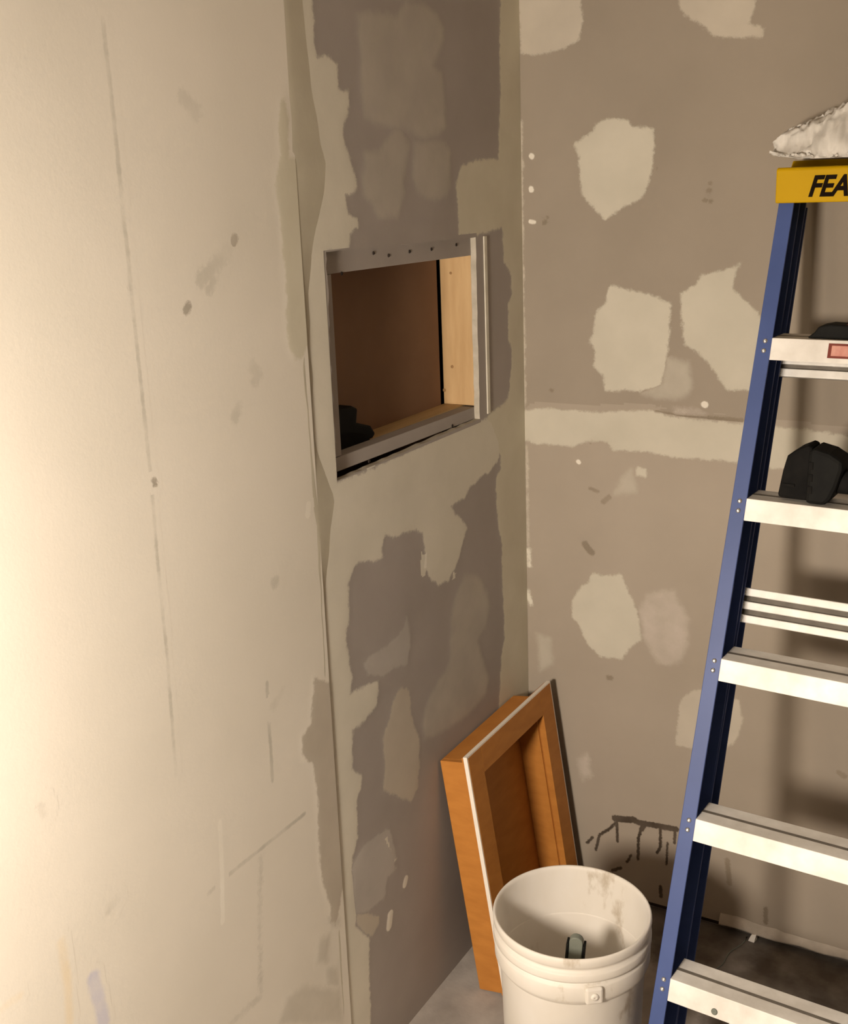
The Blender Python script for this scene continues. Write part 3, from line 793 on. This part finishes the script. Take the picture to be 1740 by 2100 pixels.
# ------------------------------------------------------------------ things lying on the ladder
def cloth():
    rx, bk, f0 = LD['rx'], LD['bk'], LD['f0']
    zc = f0[2] + LD['capz'] + .0135
    o = np.array([f0[0], f0[1], zc]) + bk * .048
    NU, NT = 130, 72
    v, f = [], []
    for i in range(NU):
        s = i / (NU - 1)
        x = -.020 + .40 * s
        env = min(1, (s / .42)) ** .75 * (1 - max(0, (s - .75) / .25) ** 2 * .9)
        top = .020 + .090 * env; dep = .026 + .050 * min(1, s / .25)
        for k in range(NT):
            a = 2 * math.pi * k / NT
            ca, sa = math.cos(a), math.sin(a)
            b = dep * ca
            z = (top if sa > 0 else .010) * sa
            # folded flap hanging in front of the fold
            P = Vector((x * 22, ca * 1.6, sa * 2.0))
            w = mnoise.noise(P) * .5 + (.5 - abs(mnoise.noise(P * 2.3))) * .7 + (.4 - abs(mnoise.noise(P * 5.1))) * .45
            amp = .019 * min(1, .30 + s * 3)
            z += (w - .35) * amp * (1 if sa > -.1 else .2)
            b += mnoise.noise(P * 1.7 + Vector((9, 3, 1))) * .018 + (abs(mnoise.noise(P * 4.0)) - .2) * .012
            # crease: upper lobe sits back from a lower folded edge
            if sa > 0:
                b += .018 * sa
                z -= .012 * math.exp(-((a - .9 * math.pi) / .25) ** 2)
            z += .012 * (1 - min(1, s / .18)) + .006
            v.append(o + rx * x + bk * b + np.array([0, 0, max(z, .0) if x > -.004 else z]))
    for i in range(NU - 1):
        for k in range(NT):
            j = (k + 1) % NT
            f.append((i * NT + k, (i + 1) * NT + k, (i + 1) * NT + j, i * NT + j))
    f.append(tuple(range(NT))); f.append(tuple(range(NU * NT - 1, (NU - 1) * NT - 1, -1)))
    ob = build('cloth', v, f, CLOTH, smooth=True)
    props(ob, 'crumpled white cloth heaped on top of the yellow ladder cap', 'cloth')
cloth()

def step_top(k):
    """front left top corner of step k (0 = lowest)"""
    t = LD['zf'] + LD['s'] * k
    p = LD['oL'] + LD['uL'] * t
    return p + LD['bk'] * .0133 + LD['zz'] * .0388 - LD['nb'] * .0015
def tool_block():
    rx, bk, zz = LD['rx'], LD['bk'], LD['zz']
    p = step_top(3) + zz * .0012
    root = empty('power_tool', tuple(p + rx * .13 + bk * .035), 'chunky black power tool lying on the second step below the yellow cap', 'tool')
    # left block with chamfered crown
    L = [(.050, .0), (.106, -.002), (.108, .004), (.110, .098), (.100, .100), (.082, .091), (.065, .078), (.058, .050)]
    prism('battery', L, p + bk * .016 + zz * .003, rx, zz, bk * .056, BLACKRUB, root, bevel=.006)
    Rr = [(.104, -.001), (.138, -.001), (.148, .010), (.158, .034), (.166, .066), (.166, .080), (.142, .094), (.116, .100), (.106, .095)]
    prism('housing', Rr, p + bk * .002 + zz * .0015, rx, zz, bk * .068, BLACK, root, bevel=.007)
    for q in (.020, .042, .064):
        obox('rib', p + rx * .108 + bk * .0005 + zz * q, rx * .008, bk * .003, zz * .014, BLACKRUB, root, .001)
    obox('latch', p + rx * .060 + bk * .0135 + zz * .026, rx * .022, bk * .004, zz * .005, BLACKRUB, root, .001)
    tube('handle', [p + rx * (.152 + .022 * i) + bk * .036 + zz * (.042 - .0035 * i) for i in range(8)], [.024, .021, .019, .019, .020, .021, .021, .018], BLACKRUB, root, n=16)
tool_block()
def flat_tool():
    rx, bk, zz = LD['rx'], LD['bk'], LD['zz']
    p = step_top(4) + zz * .0008
    root = empty('hand_tool', tuple(p + rx * .16 + bk * .035), 'flat black tool with dark red back lying on the top step under the yellow cap', 'tool')
    prof = [(.060, 0), (.300, 0), (.300, .010), (.200, .018), (.130, .024), (.098, .025), (.080, .021), (.072, .010)]
    prism('body', prof, p + bk * .010, rx, zz, bk * .048, BLACK, root, bevel=.003)
    prof = [(.126, .0246), (.200, .0186), (.300, .0106), (.300, .0150), (.200, .0226), (.132, .0282)]
    prism('trim', prof, p + bk * .018, rx, zz, bk * .034, REDTRIM, root, bevel=.001)
flat_tool()

# ------------------------------------------------------------------ odds and ends at the foot of the back wall
def floor_bits():
    q = hit((1545, 1920), 1, -.012)
    q[2] = max(q[2], .012)
    v = [q + np.array(d) * .008 for d in ((-1.2, -1, -1.0), (.6, -1, -1.2), (1.1, 1, -1), (-.7, 1, -1.1), (-.4, -.8, 1.0), (1.1, -.7, 1.5), (1.2, .8, 1.3), (-.2, .9, 1.2))]
    zmin = min(t[2] for t in v)
    v = [t - np.array([0, 0, zmin - .0005]) for t in v]
    props(build('plaster_chip', v, BOXF, CHIP, bevel=.001), 'small white chip lying at the foot of the wall behind the lowest ladder step', 'debris')
    a = hit((1532, 1922), 2, .002); b = hit((1470, 1985), 2, .002)
    props(tube('wire', [a + (b - a) * t / 9 + np.array([.004 * math.sin(t), 0, 0]) for t in range(10)], .0014, TOOLGREY, n=6), 'thin grey wire lying on the floor behind the lowest ladder step', 'wire')
floor_bits()
# torn paper edge curling out at the foot of the back wall, right of the ladder rail
def torn_strip():
    v, f = [], []
    N = 60
    for i in range(N):
        t = i / (N - 1)
        x = onB((1478, 1890))[0] + t * 1.1
        zb = .019 + .004 * mnoise.noise(Vector((t * 14, 0, 0)))
        zt = zb + .018 + .005 * mnoise.noise(Vector((t * 18, 4, 0))) + (.006 if t < .12 else 0)
        d = .014 + .004 * mnoise.noise(Vector((t * 20, 8, 0)))
        v += [(x, -.0006, zt), (x, -d * .45, zt - .004), (x, -d, zb + .004), (x, -d, zb), (x, -.0006, zb)]
    for i in range(N - 1):
        for k in range(4):
            f.append((i * 5 + k, i * 5 + k + 1, (i + 1) * 5 + k + 1, (i + 1) * 5 + k))
    build('torn_edge', v, f, surf('torn_paper', (.42, .37, .31), (.56, .50, .43), 30), wall_back, smooth=True)
torn_strip()
